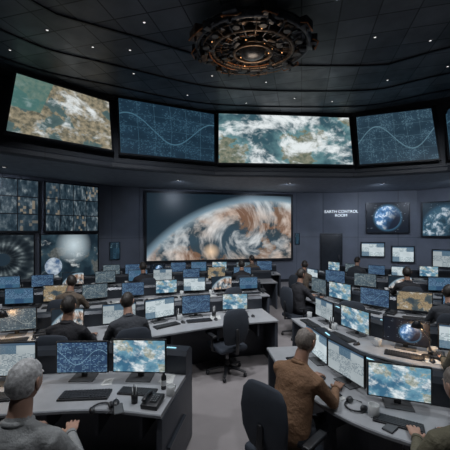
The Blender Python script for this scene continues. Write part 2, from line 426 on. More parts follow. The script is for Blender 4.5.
b = MB(); b.box((.9, 4.8, H+.05), (18.8, 17.4, .1), M_CEIL); ob('ceiling', b.mesh('ceiling'))
BB = [(-5.8, -3.5), (-5.8, 0), (-5.5, 4.0), (-4.6, 5.93), (-2.78, 7.5), (-.29, 8.6), (3.85, 8.85), (5.89, 8.0), (7.15, 6.4), (7.9, 3), (7.9, -3.5)]
BT = [(-6.4, -3.5), (-6.4, 0), (-6.1, 4.6), (-5.0, 6.92), (-3.09, 8.12), (-.31, 9.3), (3.95, 9.4), (5.9, 8.4), (7.7, 7.0), (8.5, 3), (8.5, -3.5)]
b = MB()
for i in range(len(BB)-1):
    b.face([(*BB[i], ZB), (*BB[i+1], ZB), (*BT[i+1], H), (*BT[i], H)], M_BAND)
ob('wall_upper_band', b.mesh('wall_upper_band', False))
N = 60; inn = resample([(*p, ZB) for p in BB], N); out = resample([(p[0]+(.15 if p[0] > 0 else -.15), p[1]+.1, ZB) for p in WP], N)
b = MB()
for i in range(N-1):
    b.face([inn[i], inn[i+1], out[i+1], out[i]], M_SOFF)
ob('ceiling_soffit', b.mesh('ceiling_soffit', False))
b = MB(); sp = resample([(*p, 0) for p in BB], 120)
b.sweep(sp, [(.06, ZB-.07), (.09, ZB-.03), (.09, ZB+.06), (.03, ZB+.1), (-.05, ZB+.1), (-.05, ZB-.07)], [M_BAND]); ob('trim_1', b.mesh('trim_1'))
b = MB(); b.sweep([Vector((*p, 0)) for p in BT], [(.16, H-.14), (.16, H), (-.05, H), (-.05, H-.1)], [M_TRIM]); ob('trim_2', b.mesh('trim_2'))
for k_, off in enumerate((.7, 1.7, 2.9)):
    pth = catmull([(*p, 0) for p in BT], 80); b = MB()
    b.sweep(pth, [(off, H-.03), (off+.04, H-.03), (off+.04, H), (off, H)], [M_TRIM]); ob('trim_%d' % (k_+3), b.mesh('trim'))

def quad_screen(name, q, mat, fr=.06, dep=.07):
    bl, br, tr, tl = [Vector(p) for p in q]; n = (br-bl).cross(tl-bl).normalized()
    cx = (br-bl).normalized(); cy = (tl-bl).normalized(); b = MB()
    ou = [bl-cx*fr-cy*fr, br+cx*fr-cy*fr, tr+cx*fr+cy*fr, tl-cx*fr+cy*fr]
    F = [p+n*dep for p in ou]; I = [p+n*dep for p in (bl, br, tr, tl)]; R = [p+n*(dep-.02) for p in (bl, br, tr, tl)]
    for i in range(4):
        j = (i+1) % 4
        b.face([ou[i], ou[j], F[j], F[i]], M_TRIM); b.face([F[i], F[j], I[j], I[i]], M_TRIM); b.face([I[i], I[j], R[j], R[i]], M_BLK)
    b.face(ou[::-1], M_TRIM)
    b.face(R, mat, [(0, 0), (1, 0), (1, 1), (0, 1)])
    return ob(name, b.mesh(name, False))
def band_screen(i, u0, u1, v0, v1, mat, lift=.06):
    B0, B1, T0, T1 = Vector((*BB[i], ZB)), Vector((*BB[i+1], ZB)), Vector((*BT[i], H)), Vector((*BT[i+1], H))
    P = lambda u, v: B0.lerp(B1, u).lerp(T0.lerp(T1, u), v)
    n = ((B1-B0).cross(T0-B0).normalized()+(B1-B0).cross(T1-B1).normalized())*.5
    q = [P(u0, v0), P(u1, v0), P(u1, v1), P(u0, v1)]
    c = sum(q, Vector())/4; q = [p-n*((p-c).dot(n))+n*lift for p in q]
    quad_screen('overhead_display_screen', q, mat, .05, .08)
band_screen(2, .08, .92, .13, .84, M_U2); band_screen(3, .07, .95, .13, .85, M_U1, .2); band_screen(4, .06, .97, .14, .93, M_U2, .1)
band_screen(5, .025, .97, .13, .92, M_U3, .1); band_screen(6, .06, .93, .13, .88, M_U4, .1); band_screen(7, .08, .92, .13, .85, M_U2, .1)
def off(p, q, d=.02):
    t = (Vector(q)-Vector(p)).normalized(); return Vector((t.y, -t.x))*d
def wall_screen(name, p, q, z0, z1, mat, fr=.05, dep=.07):
    o = off(p, q); quad_screen(name, [(p[0]+o.x, p[1]+o.y, z0), (q[0]+o.x, q[1]+o.y, z0), (q[0]+o.x, q[1]+o.y, z1), (p[0]+o.x, p[1]+o.y, z1)], mat, fr, dep)
wall_screen('projection_screen', (-3.0, 11.517), (2.78, 12.806), 1.02, 3.62, M_C, .09, .08)
LW = lambda u: (-6.31+1.94*u-.02, 8.41+2.06*u-.0)
def lw(u0, u1, z0, z1, m): wall_screen('video_wall_screen', LW(u0), LW(u1), z0, z1, m, .035, .07)
lw(-.42, .33, 2.15, 3.66, M_MO1); lw(.40, .97, 2.15, 3.66, M_MO2); lw(-.42, .29, .68, 2.05, M_RING); lw(.36, .97, .68, 2.05, M_MOON)
wall_screen('wall_display_screen', (5.94, 12.55), (7.4, 12.135), 2.12, 3.28, M_GL)
wall_screen('wall_display_screen', (7.86, 11.895), (8.8, 10.987), 1.98, 3.25, M_GL2)
wall_screen('wall_monitor', (5.74, 12.61), (6.55, 12.378), 1.12, 1.66, M_s[5], .04, .05)
wall_screen('wall_monitor', (6.85, 12.293), (7.58, 12.084), .92, 1.52, M_s[5], .04, .05)
wall_screen('wall_monitor', (8.1, 11.663), (8.7, 11.083), .8, 1.42, M_s[1], .04, .05)
M_POST = scr('notice_panel_face', p_doc((.03, .07, .11), (.3, .5, .6), 9, 10, 5), .5)
wall_screen('notice_panel', (-4.12, 10.72), (-3.86, 10.952), 1.15, 1.75, M_POST, .02, .02)
wall_screen('notice_panel', (3.0, 12.855), (3.18, 12.895), 1.6, 2.05, M_POST, .02, .02)
b = MB()
Mx = Matrix.Translation((4.55, 12.855, 0)) @ Matrix.Rotation(-.211, 4, 'Z')
b.box((0, -.04, 1.03), (.9, .05, 2.06), M_TRIM, Mx, .01); b.box((0, -.07, 1.0), (.78, .03, 1.95), M_HOOD, Mx, .008); b.cyl((.3, -.11, .95), (.3, -.11, 1.15), .012, .012, M_CHR, 8, Mx)
ob('door_1', b.mesh('door_1'))
M_LET = pbr('lettering_white', (.7, .75, .8), .5, emit=.8, ecol=(.8, .88, .95))
cu = bpy.data.curves.new('wall_lettering', 'FONT'); cu.body = 'EARTH CONTROL\nROOM'; cu.size = .165; cu.extrude = .01; cu.align_x = 'CENTER'
cu.materials.append(M_LET); tx = bpy.data.objects.new('wall_lettering', cu); COL.objects.link(tx)
tx.location = (4.93, 12.74, 2.93); tx.rotation_euler = (math.pi/2, 0, -.211)

# ------------------------------------------------------------------ ceiling ring fixture
def ring_fixture():
    b = MB(); rnd = random.Random(3)
    b.torus((0, 0, 0), 1.0, .05, M_STEEL, 72, 10, rz=.07); b.torus((0, 0, .12), .93, .06, M_STEEL, 72, 10, rz=.04)
    b.torus((0, 0, -.1), .72, .035, M_GOLD, 60, 8); b.torus((0, 0, .05), .5, .05, M_STEEL, 48, 8); b.torus((0, 0, -.16), .34, .03, M_GOLD, 40, 8)
    b.lathe([(0, -.26), (.12, -.25), (.2, -.2), (.24, -.1), (.28, .0), (.3, .12), (.2, .3), (.0, .3)], M_STEEL, 32)
    b.cyl((0, 0, .2), (0, 0, .36), .5, .62, M_TRIM, 40)
    for i in range(24):
        a = 2*math.pi*i/24; c, s_ = math.cos(a), math.sin(a)
        b.tube([(.25*c, .25*s_, .05), (.5*c, .5*s_, -.1), (.75*c, .75*s_, -.12), (1.0*c, 1.0*s_, .02)], [.014]*4, M_GOLD if i % 3 == 0 else M_STEEL, 6)
        b.tube([(.5*c, .5*s_, .08), (.95*c, .95*s_, .14)], [.02, .02], M_STEEL, 6)
    for i in range(12):
        a = 2*math.pi*i/12+.13; Mx = Matrix.Rotation(a, 4, 'Z')
        b.box((.84, 0, .06), (.2, .34, .16), M_STEEL if i % 2 else M_TRIM, Mx, .02); b.box((.62, 0, .0), (.12, .2, .12), M_GOLD if i % 3 == 0 else M_TRIM, Mx, .015)
        b.cyl((.84, .0, -.02), (.84, .0, -.12), .045, .06, M_GREY, 14, Mx)
    for i in range(9):
        a = 2*math.pi*i/9+rnd.uniform(-.2, .2); Mx = Matrix.Rotation(a, 4, 'Z'); w = rnd.uniform(.16, .36)
        b.box((1.06, 0, rnd.uniform(-.02, .08)), (rnd.uniform(.1, .18), w, rnd.uniform(.12, .22)), rnd.choice([M_STEEL, M_TRIM, M_GOLD]), Mx, .02)
        b.cyl((1.08, .0, -.05), (1.08, .0, -.16), .03, .022, M_STEEL, 10, Mx); b.tube([(1.0, -w*.6, .0), (1.15, -w*.5, -.05), (1.12, w*.5, -.08), (1.0, w*.7, .02)], [.012]*4, M_CABLE, 6, M=Mx)
    for i in range(260):
        a = rnd.random()*6.283; r = rnd.choice([.35, .45, .55, .65, .8, .9, 1.0])+rnd.uniform(-.06, .06); z = rnd.uniform(-.12, .16)
        Mx = Matrix.Rotation(a, 4, 'Z') @ Matrix.Translation((r, 0, z)) @ Matrix.Rotation(rnd.uniform(-.4, .4), 4, 'X')
        b.box((0, 0, 0), (rnd.uniform(.03, .12), rnd.uniform(.03, .14), rnd.uniform(.03, .1)), rnd.choice([M_GOLD, M_STEEL, M_TRIM, M_GREY]), Mx, .004)
    for i in range(14):
        a = rnd.random()*6.283; r = rnd.choice([.35, .55, .78])
        b.sphere((r*math.cos(a), r*math.sin(a), rnd.uniform(-.16, -.04)), (.011, .011, .011), M_AMB, seg=8)
    for i in range(22):
        a0 = rnd.random()*6.28; R = rnd.uniform(.4, 1.04); b.torus((0, 0, rnd.uniform(-.14, .16)), R, .012, M_CABLE if i % 3 == 0 else M_GOLD, 20, 6, a0=a0, a1=a0+rnd.uniform(.6, 1.8))
    for a in (.5, 2.6, 4.7): b.cyl((.6*math.cos(a), .6*math.sin(a), .1), (.6*math.cos(a), .6*math.sin(a), .36), .02, .02, M_STEEL, 8)
    return b.mesh('ring')
ob('ceiling_ring_light_fixture', ring_fixture(), (.49, 5.32, H-.33), 0, (.98, .8, .9))

# ------------------------------------------------------------------ desk objects
def monitor_mesh(i, m):
    b = MB(); w, h = .50, .30; zc = .07+h/2+.012
    b.box((0, .012, zc), (w+.026, .026, h+.026), M_BLK, None, .005); b.box((0, .03, zc), (w*.7, .03, h*.7), M_GREY, None, .01)
    b.face([(-w/2, -.0022, zc-h/2), (w/2, -.0022, zc-h/2), (w/2, -.0022, zc+h/2), (-w/2, -.0022, zc+h/2)], m, [(0, 0), (1, 0), (1, 1), (0, 1)])
    b.box((0, .055, .1), (.06, .02, .19), M_GREY, None, .006); b.box((0, .04, .006), (.24, .17, .012), M_GREY, None, .004)
    return b.mesh('monitor_%d' % i, False)
MON = [monitor_mesh(i, m) for i, m in enumerate(M_s)]
def keyboard_mesh():
    b = MB(); b.box((0, 0, .009), (.42, .15, .018), M_BLK, None, .004)
    for r in range(5):
        for c in range(15):
            if r == 0 and 3 < c < 10: continue
            b.box((-.182+c*.026, -.052+r*.026, .021), (.021, .021, .008), M_KEY)
    b.box((-.02, -.052, .021), (.15, .021, .008), M_KEY); return b.mesh('keyboard')
KEYB = keyboard_mesh()
b = MB()
b.sphere((0, 0, .0), None, M_BLK, seg=20, fn=lambda v: Vector((v.x*.031*(1-.12*v.y), v.y*.055, max(0, v.z)*.034)))
b.box((0, .03, .03), (.006, .018, .01), M_GREY, None, .002); MOUSE = b.mesh('mouse')
b = MB(); b.lathe([(0, 0), (.036, 0), (.04, .008), (.041, .09), (.038, .092), (.036, .088), (.034, .01), (0, .008)], M_WHITE, 24)
b.torus((0, 0, 0), .026, .005, M_WHITE, 16, 8, M=Matrix.Translation((.045, 0, .048)) @ Matrix.Rotation(math.pi/2, 4, 'X'), a0=-1.6, a1=1.6); MUG = b.mesh('mug')
b = MB()
for i in range(4): b.box((.01*math.sin(i*2), .008*math.cos(i*3), .001+i*.0022), (.21, .297, .002), M_PAPER, Matrix.Rotation(.12*math.sin(i*1.7), 4, 'Z'))
for i in range(12): b.box((-.01*(i % 3), .11-i*.018, .0092), (.14-.02*(i % 3), .004, .0006), M_GREY, Matrix.Rotation(.12*math.sin(5.1), 4, 'Z'))
PAPERS = b.mesh('papers')
b = MB(); b.box((0, 0, .025), (.17, .2, .05), M_BLK, Matrix.Rotation(.12, 4, 'X') @ Matrix.Translation((0, 0, .004)), .01); b.tube([(-.06, -.08, .075), (-.065, 0, .085), (-.06, .08, .075)], [(.022, .016), (.015, .012), (.022, .016)], M_BLK, 12)
for r in range(4):
    for c in range(3): b.box((.0+c*.025, -.05+r*.025, .062+r*.003), (.017, .017, .008), M_GREY)
PHONE = b.mesh('phone')
b = MB(); b.lathe([(0, 0), (.033, 0), (.035, .1), (.032, .1), (.03, .006), (0, .006)], M_BLK, 20)
for i in range(6):
    a = i*1.05; b.cyl((.015*math.cos(a), .015*math.sin(a), .01), (.028*math.cos(a), .028*math.sin(a), .16+.01*(i % 3)), .004, .004, [M_GREY, M_WHITE, M_BLK][i % 3], 8)
PENS = b.mesh('pens')
b = MB(); b.lathe([(0, 0), (.032, 0), (.034, .01), (.034, .15), (.03, .17), (.014, .19), (.014, .215), (0, .216)], M_BLK, 20); b.lathe([(.0348, .05), (.0348, .12)], M_WHITE, 20); BOTTLE = b.mesh('bottle')
b = MB(); b.torus((0, 0, .014), .075, .007, M_BLK, 24, 8, a0=-.2, a1=3.34)
for s_ in (-1, 1): b.sphere((s_*.075, -.02, .026), (.018, .035, .026), M_BLK, seg=14); b.sphere((s_*.06, -.02, .026), (.01, .028, .024), M_GREY, seg=12)
b.tube([(.075, -.03, .02), (.06, -.08, .012), (.02, -.1, .01)], [.004, .003, .005], M_BLK, 8); HEADSET = b.mesh('headset')
b = MB(); b.box((0, 0, .006), (.075, .15, .011), M_BLK, None, .004); b.box((0, 0, .0122), (.066, .135, .001), M_GREY); HANDY = b.mesh('handy')
b = MB(); b.lathe([(0, 0), (.07, 0), (.07, .012), (.02, .02), (0, .02)], M_BLK, 24); b.tube([(0, 0, .01), (-.02, 0, .2), (.1, 0, .36)], [.008]*3, M_CHR, 8)
b.lathe([(.02, .05), (.03, .045), (.065, -.03), (.06, -.03), (.025, .04)], M_BLK, 20, Matrix.Translation((.11, 0, .35))); b.sphere((.11, 0, .345), (.028, .028, .03), M_BULB, seg=12); DLAMP = b.mesh('desk_lamp')
def desk_lamp(x, y, rz):
    o = ob('desk_lamp', DLAMP, (x, y, .75), rz); l = bpy.data.lights.new('bulb', 'POINT'); l.energy = 4; l.color = (1, .62, .32); l.shadow_soft_size = .03
    c = bpy.data.objects.new('bulb', l); COL.objects.link(c); c.parent = o; c.location = (.11, 0, .30)

def console(name, path, F=.45, leds=False, n=36):
    P = catmull([(*p, 0) for p in path], n); b = MB()
    b.sweep(P, [(F, .742), (F, .722), (F-.02, .712), (-.165, .712), (-.165, .75), (F-.008, .75)], [M_EDGE, M_EDGE, M_BODY, M_BODY, M_TOP, M_EDGE], M_EDGE)
    b.sweep(P, [(.05, 0), (.05, .71), (-.165, .71), (-.172, .93), (-.205, .975), (-.33, .975), (-.385, .93), (-.40, 0)], [M_BODY, M_BODY, M_HOOD, M_HOOD, M_HOOD, M_HOOD, M_BODY, M_BODY], M_BODY)
    for e, s_ in ((0, 1), (-1, -1)):
        p = P[e]; q = P[1] if e == 0 else P[-2]; t = (q-p).normalized()*s_; nn = Vector((t.y, -t.x, 0))
        Mx = Matrix(((nn.x, t.x, 0, p.x), (nn.y, t.y, 0, p.y), (0, 0, 1, 0), (0, 0, 0, 1)))
        c = (F-.40)/2; b.box((c, -.02*(-s_), .353), (F+.36, .05, .706), M_BODY, Mx, .008)
        b.box((c+.1, s_*-.01, .40), (F*.9, .05, .02), M_HOOD, Mx)
    for i in range(3, n-2, 5):
        p = P[i]; t = (P[i+1]-P[i-1]).normalized(); nn = Vector((t.y, -t.x, 0)); Mx = Matrix(((t.x, nn.x, 0, p.x), (t.y, nn.y, 0, p.y), (0, 0, 1, 0), (0, 0, 0, 1)))
        b.box((0, F/2, .60), (.03, F-.12, .2), M_BODY, Mx)
        if leds: b.box((0, -.25, .978), (.10, .018, .006), M_LED, Mx)
        b.box((0, -.402, .45), (.012, .012, .85), M_HOOD, Mx)
    ob(name, b.mesh(name)); return P
def at(P, s_):
    d = 0
    for a, c in zip(P, P[1:]):
        L = (c-a).length
        if d+L >= s_: t = (c-a).normalized(); return a+t*(s_-d), Vector((t.y, -t.x, 0))
        d += L
    t = (P[-1]-P[-2]).normalized(); return P[-1], Vector((t.y, -t.x, 0))
def plen(P): return sum((c-a).length for a, c in zip(P, P[1:]))
yaw = lambda n: math.atan2(n.x, -n.y)
Z = .75
def put_mon(p, y, k, sc=1.): ob('computer_monitor', MON[k], (p[0], p[1], Z), y, sc)
def local(p, y, dx, dy): return (p[0]+dx*math.cos(y)-dy*math.sin(y), p[1]+dx*math.sin(y)+dy*math.cos(y), Z)
rr = random.Random(11)
def station(p, y, k, sc=1., F=.45, kb=True, extra=True):
    put_mon(p, y, k, sc)
    if kb:
        ob('computer_keyboard', KEYB, local(p, y, 0, -.24), y+rr.uniform(-.06, .06), .95); ob('computer_mouse', MOUSE, local(p, y, .27, -.25), y)
    if extra:
        r = rr.random()
        if rr.random() < .4: ob('coffee_mug', MUG, local(p, y, -.29, -.08), rr.random()*6)
        if r < .5: ob('paper_stack', PAPERS, local(p, y, -.36, -.24) , y+rr.uniform(-.3, .3), .75)
        elif r < .7: ob('desk_phone', PHONE, local(p, y, .31, -.08), y, .9)
        elif r < .9: ob('pen_holder', PENS, local(p, y, .29, -.06), y)

# ------------------------------------------------------------------ people + chairs
def chair_mesh():
    b = MB()
    b.box((0, 0, .43), (.48, .46, .08), M_FAB, None, .035)
    b.tube([(0, -.235, .54), (0, -.262, .66), (0, -.27, .82), (0, -.262, .96), (0, -.25, 1.02)], [(.17, .03), (.21, .038), (.225, .036), (.205, .034), (.16, .026)], M_FAB, 28)
    b.tube([(0, -.1, .38), (0, -.3, .40), (0, -.315, .6), (0, -.305, .75)], [(.03, .015)]*4, M_BLK, 10)
    for s_ in (-1, 1):
        b.tube([(s_*.2, -.05, .39), (s_*.28, -.05, .42), (s_*.285, -.05, .62)], [.016]*3, M_BLK, 8)
        b.box((s_*.285, -.02, .645), (.07, .27, .035), M_BLK, None, .014)
    b.cyl((0, 0, .1), (0, 0, .4), .028, .028, M_CHR, 14); b.cyl((0, 0, .08), (0, 0, .22), .045, .04, M_BLK, 14); b.box((0, 0, .385), (.2, .2, .03), M_BLK, None, .008)
    for i in range(5):
        a = i*2*math.pi/5+.3; c, s_ = math.cos(a), math.sin(a)
        b.tube([(.03*c, .03*s_, .12), (.3*c, .3*s_, .075)], [(.03, .02), (.018, .014)], M_BLK, 8)
        b.sphere((.3*c, .3*s_, .032), (.028, .028, .032), M_BLK, seg=10)
    return b.mesh('office_chair')
CHAIR = chair_mesh()
def remesh(mb, voxel, smooth=4):
    me = mb.mesh('tmp'); o = bpy.data.objects.new('tmp', me); COL.objects.link(o)
    m = o.modifiers.new('r', 'REMESH'); m.mode = 'VOXEL'; m.voxel_size = voxel
    m2 = o.modifiers.new('s', 'SMOOTH'); m2.factor = .5; m2.iterations = smooth
    dg = bpy.context.evaluated_depsgraph_get(); dg.update()
    res = bpy.data.meshes.new_from_object(o.evaluated_get(dg)); bpy.data.objects.remove(o); return res
def seg_d(p, a, b):
    ab = b-a; t = max(0, min(1, (p-a).dot(ab)/max(1e-9, ab.length_squared))); return (p-(a+ab*t)).length
_hand = {}
def hand_mesh(side, vox):
    if (side, vox) in _hand: return _hand[(side, vox)]
    b = MB(); m = M_GREY
    b.tube([(0, -.03, .0), (0, 0, 0), (0, .04, 0), (0, .085, 0)], [(.024, .02), (.026, .018), (.038, .016), (.04, .013)], m, 14)
    for i, (x, L) in enumerate([(-.031, .068), (-.011, .08), (.010, .074), (.030, .058)]):
        b.tube([(x*.9, .07, 0), (x*1.05, .09, .003), (x*1.12, .09+L*.45, .0), (x*1.15, .09+L*.8, -.012), (x*1.15, .09+L*.98, -.024)], [.0095, .0095, .0088, .008, .007], m, 10)
    s_ = -1
    b.tube([(s_*.02, .015, -.004), (s_*.045, .04, -.008), (s_*.06, .068, -.012), (s_*.062, .09, -.018)], [.015, .0125, .0105, .009], m, 10)
    if side < 0:
        for v in b.bm.verts: v.co.x *= -1
    r = remesh(b, vox, 2); _hand[(side, vox)] = r; return r
def add_mesh(b, me, M, matfn):
    t = bmesh.new(); t.from_mesh(me); b.addbm(t, None, M, True, matfn); t.free()
def person_mesh(name, shirt, pants, skin, hair, lean=.16, vox=.014, bald=0., hyaw=0., hpitch=-.12, elb=None, wri=None, fat=1.0, hair_len=1.0):
    R = Matrix.Translation((0, 0, .5)) @ Matrix.Rotation(-lean, 4, 'X') @ Matrix.Translation((0, 0, -.5))
    T = lambda p: (R @ Vector(p)) if p[2] > .5 else Vector(p)
    b = MB(); segs = []; g = M_GREY
    tor = [(0, -.02, .47), (0, 0, .53), (0, -.01, .62), (0, -.005, .74), (0, -.005, .86), (0, -.01, .95), (0, -.01, 1.02), (0, 0, 1.06), (0, .01, 1.11), (0, .02, 1.19)]
    rad = [(.12, .09), (.175*fat, .13*fat), (.175*fat, .135*fat), (.165*fat, .125*fat), (.18, .125), (.185, .12), (.155, .10), (.10, .08), (.06, .062), (.056, .058)]
    tp = [T(p) for p in tor]; b.tube(tp, rad, g, 24)
    for i in range(len(tp)-1): segs.append((tp[i], tp[i+1], min(rad[i]), 'skin' if i >= 7 else ('pants' if i < 1 else 'shirt')))
    elb = elb or [(-.27, .16, .80), (.27, .16, .80)]; wri = wri or [(-.15, .40, .795), (.15, .40, .795)]
    for k_, s_ in enumerate((-1, 1)):
        sh0, sh = T((s_*.1, -.005, 1.02)), T((s_*.185, 0, .99)); e = Vector(elb[k_]); w = Vector(wri[k_])
        m1 = sh.lerp(e, .5); m2 = e.lerp(w, .4)
        b.tube([T((s_*.03, -.01, 1.075)), sh0, sh, m1, e, m2, w], [.045, .062, .068, .054, .047, .043, .032], g, 14)
        for a_, c_ in ((sh0, sh), (sh, m1), (m1, e), (e, m2), (m2, w)): segs.append((a_, c_, .05, 'shirt'))
        hip, th, kn, sn, an = Vector((s_*.08, 0, .55)), Vector((s_*.115, .24, .56)), Vector((s_*.13, .45, .54)), Vector((s_*.13, .46, .32)), Vector((s_*.13, .42, .1))
        b.tube([hip, th, kn, sn, an], [.09, .082, .062, .055, .042], g, 14)
        for a_, c_ in ((hip, th), (th, kn), (kn, sn), (sn, an)): segs.append((a_, c_, .07, 'pants'))
        b.tube([(s_*.13, .38, .046), (s_*.13, .46, .05), (s_*.135, .6, .032)], [(.04, .042), (.045, .045), (.035, .028)], g, 12)
        segs.append((Vector((s_*.13, .36, .04)), Vector((s_*.135, .62, .03)), .06, 'shoe'))
    body = remesh(b, vox, 5); M_ = {'shirt': shirt, 'pants': pants, 'skin': skin, 'shoe': M_BLK}
    out = MB()
    def lab(f):
        c = f.calc_center_median(); return M_[min(segs, key=lambda q: seg_d(c, q[0], q[1])-q[2])[3]]
    add_mesh(out, body, None, lab)
    nb = T((0, .003, 1.085)); out.torus((0, 0, 0), .068, .012, shirt, 24, 8, M=Matrix.Translation(nb) @ Matrix.Rotation(-lean-.15, 4, 'X'), rz=.017)
    for k_, s_ in enumerate((-1, 1)):
        e = Vector(elb[k_]); w = Vector(wri[k_]); d = (w-e).normalized()
        fl = Vector((d.x*.6, d.y, 0)).normalized(); x = fl.cross(Vector((0, 0, 1)))
        Mh = Matrix(((x.x, fl.x, 0, w.x), (x.y, fl.y, 0, w.y), (0, 0, 1, w.z-.008), (0, 0, 0, 1))) @ Matrix.Translation((0, .03, 0))
        out_h = hand_mesh(1 if s_ > 0 else -1, .004 if vox < .013 else .0055); add_mesh(out, out_h, Mh, lambda f: skin)
        out.tube([w-d*.02, w+d*.012], [.036, .035], shirt, 14, dome=False)
    hc = T((0, .038, 1.275)); Mh = Matrix.Translation(hc) @ Matrix.Rotation(hyaw, 4, 'Z') @ Matrix.Rotation(hpitch, 4, 'X')
    G = lambda a, s_: math.exp(-(a/s_)**2)
    def hv(v):
        x, y, z = v; X, Y, Z_ = x*.077, y*.097, z*.118
        if z < 0: X *= 1-.28*(-z)**1.6
        if z < -.1 and y < 0: Y *= 1-.42*min(1, (-z-.1)*1.3)
        if y > 0:
            Y += .026*G(x, .13)*G(z+.12, .17)+.006*G(x, .3)*G(z+.48, .1)+.008*G(x, .35)*G(z+.85, .2)
            Y -= .012*(G(abs(x)-.38, .17)*G(z-.06, .12)); Y += .006*G(z-.24, .1)*G(x, .6)
        return Vector((X, Y, Z_))
    out.sphere((0, 0, 0), None, skin, Mh, 36, hv)
    for s_ in (-1, 1):
        out.sphere((s_*.029, .0815, .006), (.0115, .0115, .0105), M_WHITE, Mh, 10); out.sphere((s_*.029, .0905, .006), (.005, .004, .005), M_BLK, Mh, 8)
        out.tube([(s_*.079, .008, .022), (s_*.087, -.008, .026), (s_*.088, -.014, .0), (s_*.08, -.002, -.03)], [(.006, .012)]*4, skin, 8, M=Mh)
        out.tube([(s_*.014, .094, .026), (s_*.03, .095, .031), (s_*.046, .083, .027)], [.0035]*3, hair, 6, M=Mh)
    out.tube([(-.022, .089, -.055), (0, .096, -.054), (.022, .089, -.055)], [.004, .0055, .004], LIP, 8, M=Mh)
    def hairv(v):
        x, y, z = v; p = hv(v)
        m = max(0, min(1, ((-y*1.0+z*1.15)+.25)*4))
        m *= max(0, min(1, (z+.62+(.0 if y < 0 else -.6*y))*5))
        if abs(x) > .75 and z < .05 and y > -.2: m *= .0
        if bald: m *= 1-bald*max(0, min(1, (z-.55)*5))*max(0, min(1, (y+.55)*3))
        nz = noise.noise(Vector((x*4, y*4, z*4)))*.006+noise.noise(Vector((x*14, y*14, z*14)))*.0035
        k_ = 1-.04*(1-m)+m*.085*hair_len
        return p*k_+v.normalized()*nz*m
    out.sphere((0, 0, 0), None, hair, Mh, 44, hairv)
    return out.mesh(name)
SK1 = pbr('skin_light', (.45, .27, .2), .5, var=.08, vscale=20); SK2 = pbr('skin_tan', (.34, .19, .13), .5, var=.08, vscale=20)
LIP = pbr('lips', (.35, .14, .12), .5)
def cloth(n, c): return pbr(n, c, .85, var=.14, vscale=9, bump=.8, bscale=7, bd=.05)
def hairm(n, c): return pbr(n, c, .55, var=.35, vscale=60, bump=.6, bscale=90, bd=.004)
HW, HG, HD = hairm('hair_white', (.56, .56, .56)), hairm('hair_grey', (.19, .165, .145)), hairm('hair_dark', (.03, .025, .022))
PD, PB = cloth('trousers_dark', (.03, .035, .045)), cloth('trousers_brown', (.09, .075, .06))
P_A = person_mesh('man_grey_sweater', cloth('sweater_grey', (.31, .32, .32)), PD, SK1, HW, .1, .011, 0, -.12, -.05, fat=1.12, wri=[(-.2, .36, .795), (.12, .38, .795)])
P_B = person_mesh('man_brown_shirt', cloth('shirt_rust', (.20, .11, .06)), PD, SK2, HG, .32, .011, .8, -.05, -.2, elb=[(-.27, .28, .80), (.27, .26, .80)], wri=[(-.14, .52, .79), (.16, .50, .79)], fat=1.1)
P_C = person_mesh('man_khaki_shirt', cloth('shirt_khaki', (.13, .12, .08)), PB, SK1, HG, .22, .011, .0, .2, -.2)
FAR = [person_mesh('op1', cloth('shirt_slate', (.05, .055, .065)), PD, SK1, HD, .2, .018, hyaw=-.5),
       person_mesh('op2', cloth('shirt_tan', (.13, .10, .075)), PB, SK2, HD, .12, .018, hyaw=.6),
       person_mesh('op3', cloth('shirt_olive', (.09, .085, .065)), PD, SK1, HG, .3, .018, .9, hyaw=-.3, hpitch=-.35),
       person_mesh('op4', cloth('shirt_black', (.025, .025, .03)), PD, SK2, HD, .05, .018, hair_len=1.5)]
def sit(me, x, y, th, sc=1., name='seated_operator', chair=True):
    o = ob(name, me, (x, y, 0), th, sc)
    if chair: ob('office_chair', CHAIR, (x+.03*math.sin(th), y-.03*math.cos(th), 0), th+rr.uniform(-.06, .06))
    return o

# ------------------------------------------------------------------ rows
L1 = console('control_desk', [(-3.6, 2.4), (-2.6, 2.72), (-1.6, 2.88), (-.95, 2.92), (-.42, 2.84)], .5, True)
L2 = console('control_desk', [(-4.4, 3.8), (-3.6, 3.98), (-2.5, 4.2), (-1.5, 4.5), (-.6, 4.95), (.0, 5.2), (.72, 5.38)], .58)
L3 = console('control_desk', [(-5.4, 5.2), (-4.4, 5.45), (-3.2, 5.85), (-1.8, 6.4), (-.6, 6.85), (.9, 7.15)], .5)
L4 = console('control_desk', [(-5.4, 7.0), (-3.3, 7.8), (-1.5, 8.3), (.2, 8.65), (1.4, 8.8)], .5)
L5 = console('control_desk', [(-3.8, 9.2), (-2, 9.8), (0, 10.2), (1.8, 10.3)], .5)
R1 = console('control_desk', [(.93, 3.75), (.99, 3.25), (1.1, 2.82), (1.36, 2.48), (1.9, 2.25), (2.8, 2.05)], .42, True)
R2 = console('control_desk', [(1.5, 5.0), (1.6, 4.5), (1.85, 4.05), (2.2, 3.65), (2.8, 3.4), (3.8, 3.2)], .42, True)
R3 = console('control_desk', [(2.0, 6.9), (2.15, 6.3), (2.5, 5.7), (3.0, 5.25), (3.7, 4.9), (4.9, 4.7)], .45)
R4 = console('control_desk', [(2.4, 8.8), (2.6, 8.2), (3.1, 7.6), (3.9, 7.1), (5.0, 6.8), (6.2, 6.7)], .45)
R5 = console('control_desk', [(3.6, 10.6), (4.2, 9.7), (5.2, 9.1), (6.8, 8.8)], .45)
station((-1.38, 2.90), .03, 0, .95, kb=False, extra=False); station((-.83, 2.9), -.04, 2, 1., kb=False, extra=False); station((-2.05, 2.82), .1, 1, extra=False)
ob('computer_keyboard', KEYB, (-1.22, 2.62, Z), .08, 1.0); ob('computer_keyboard', KEYB, (-.78, 2.68, Z), -.12, .8)
ob('computer_mouse', MOUSE, (-.91, 2.5, Z), .3); ob('headset', HEADSET, (-1.0, 2.42, Z), .6)
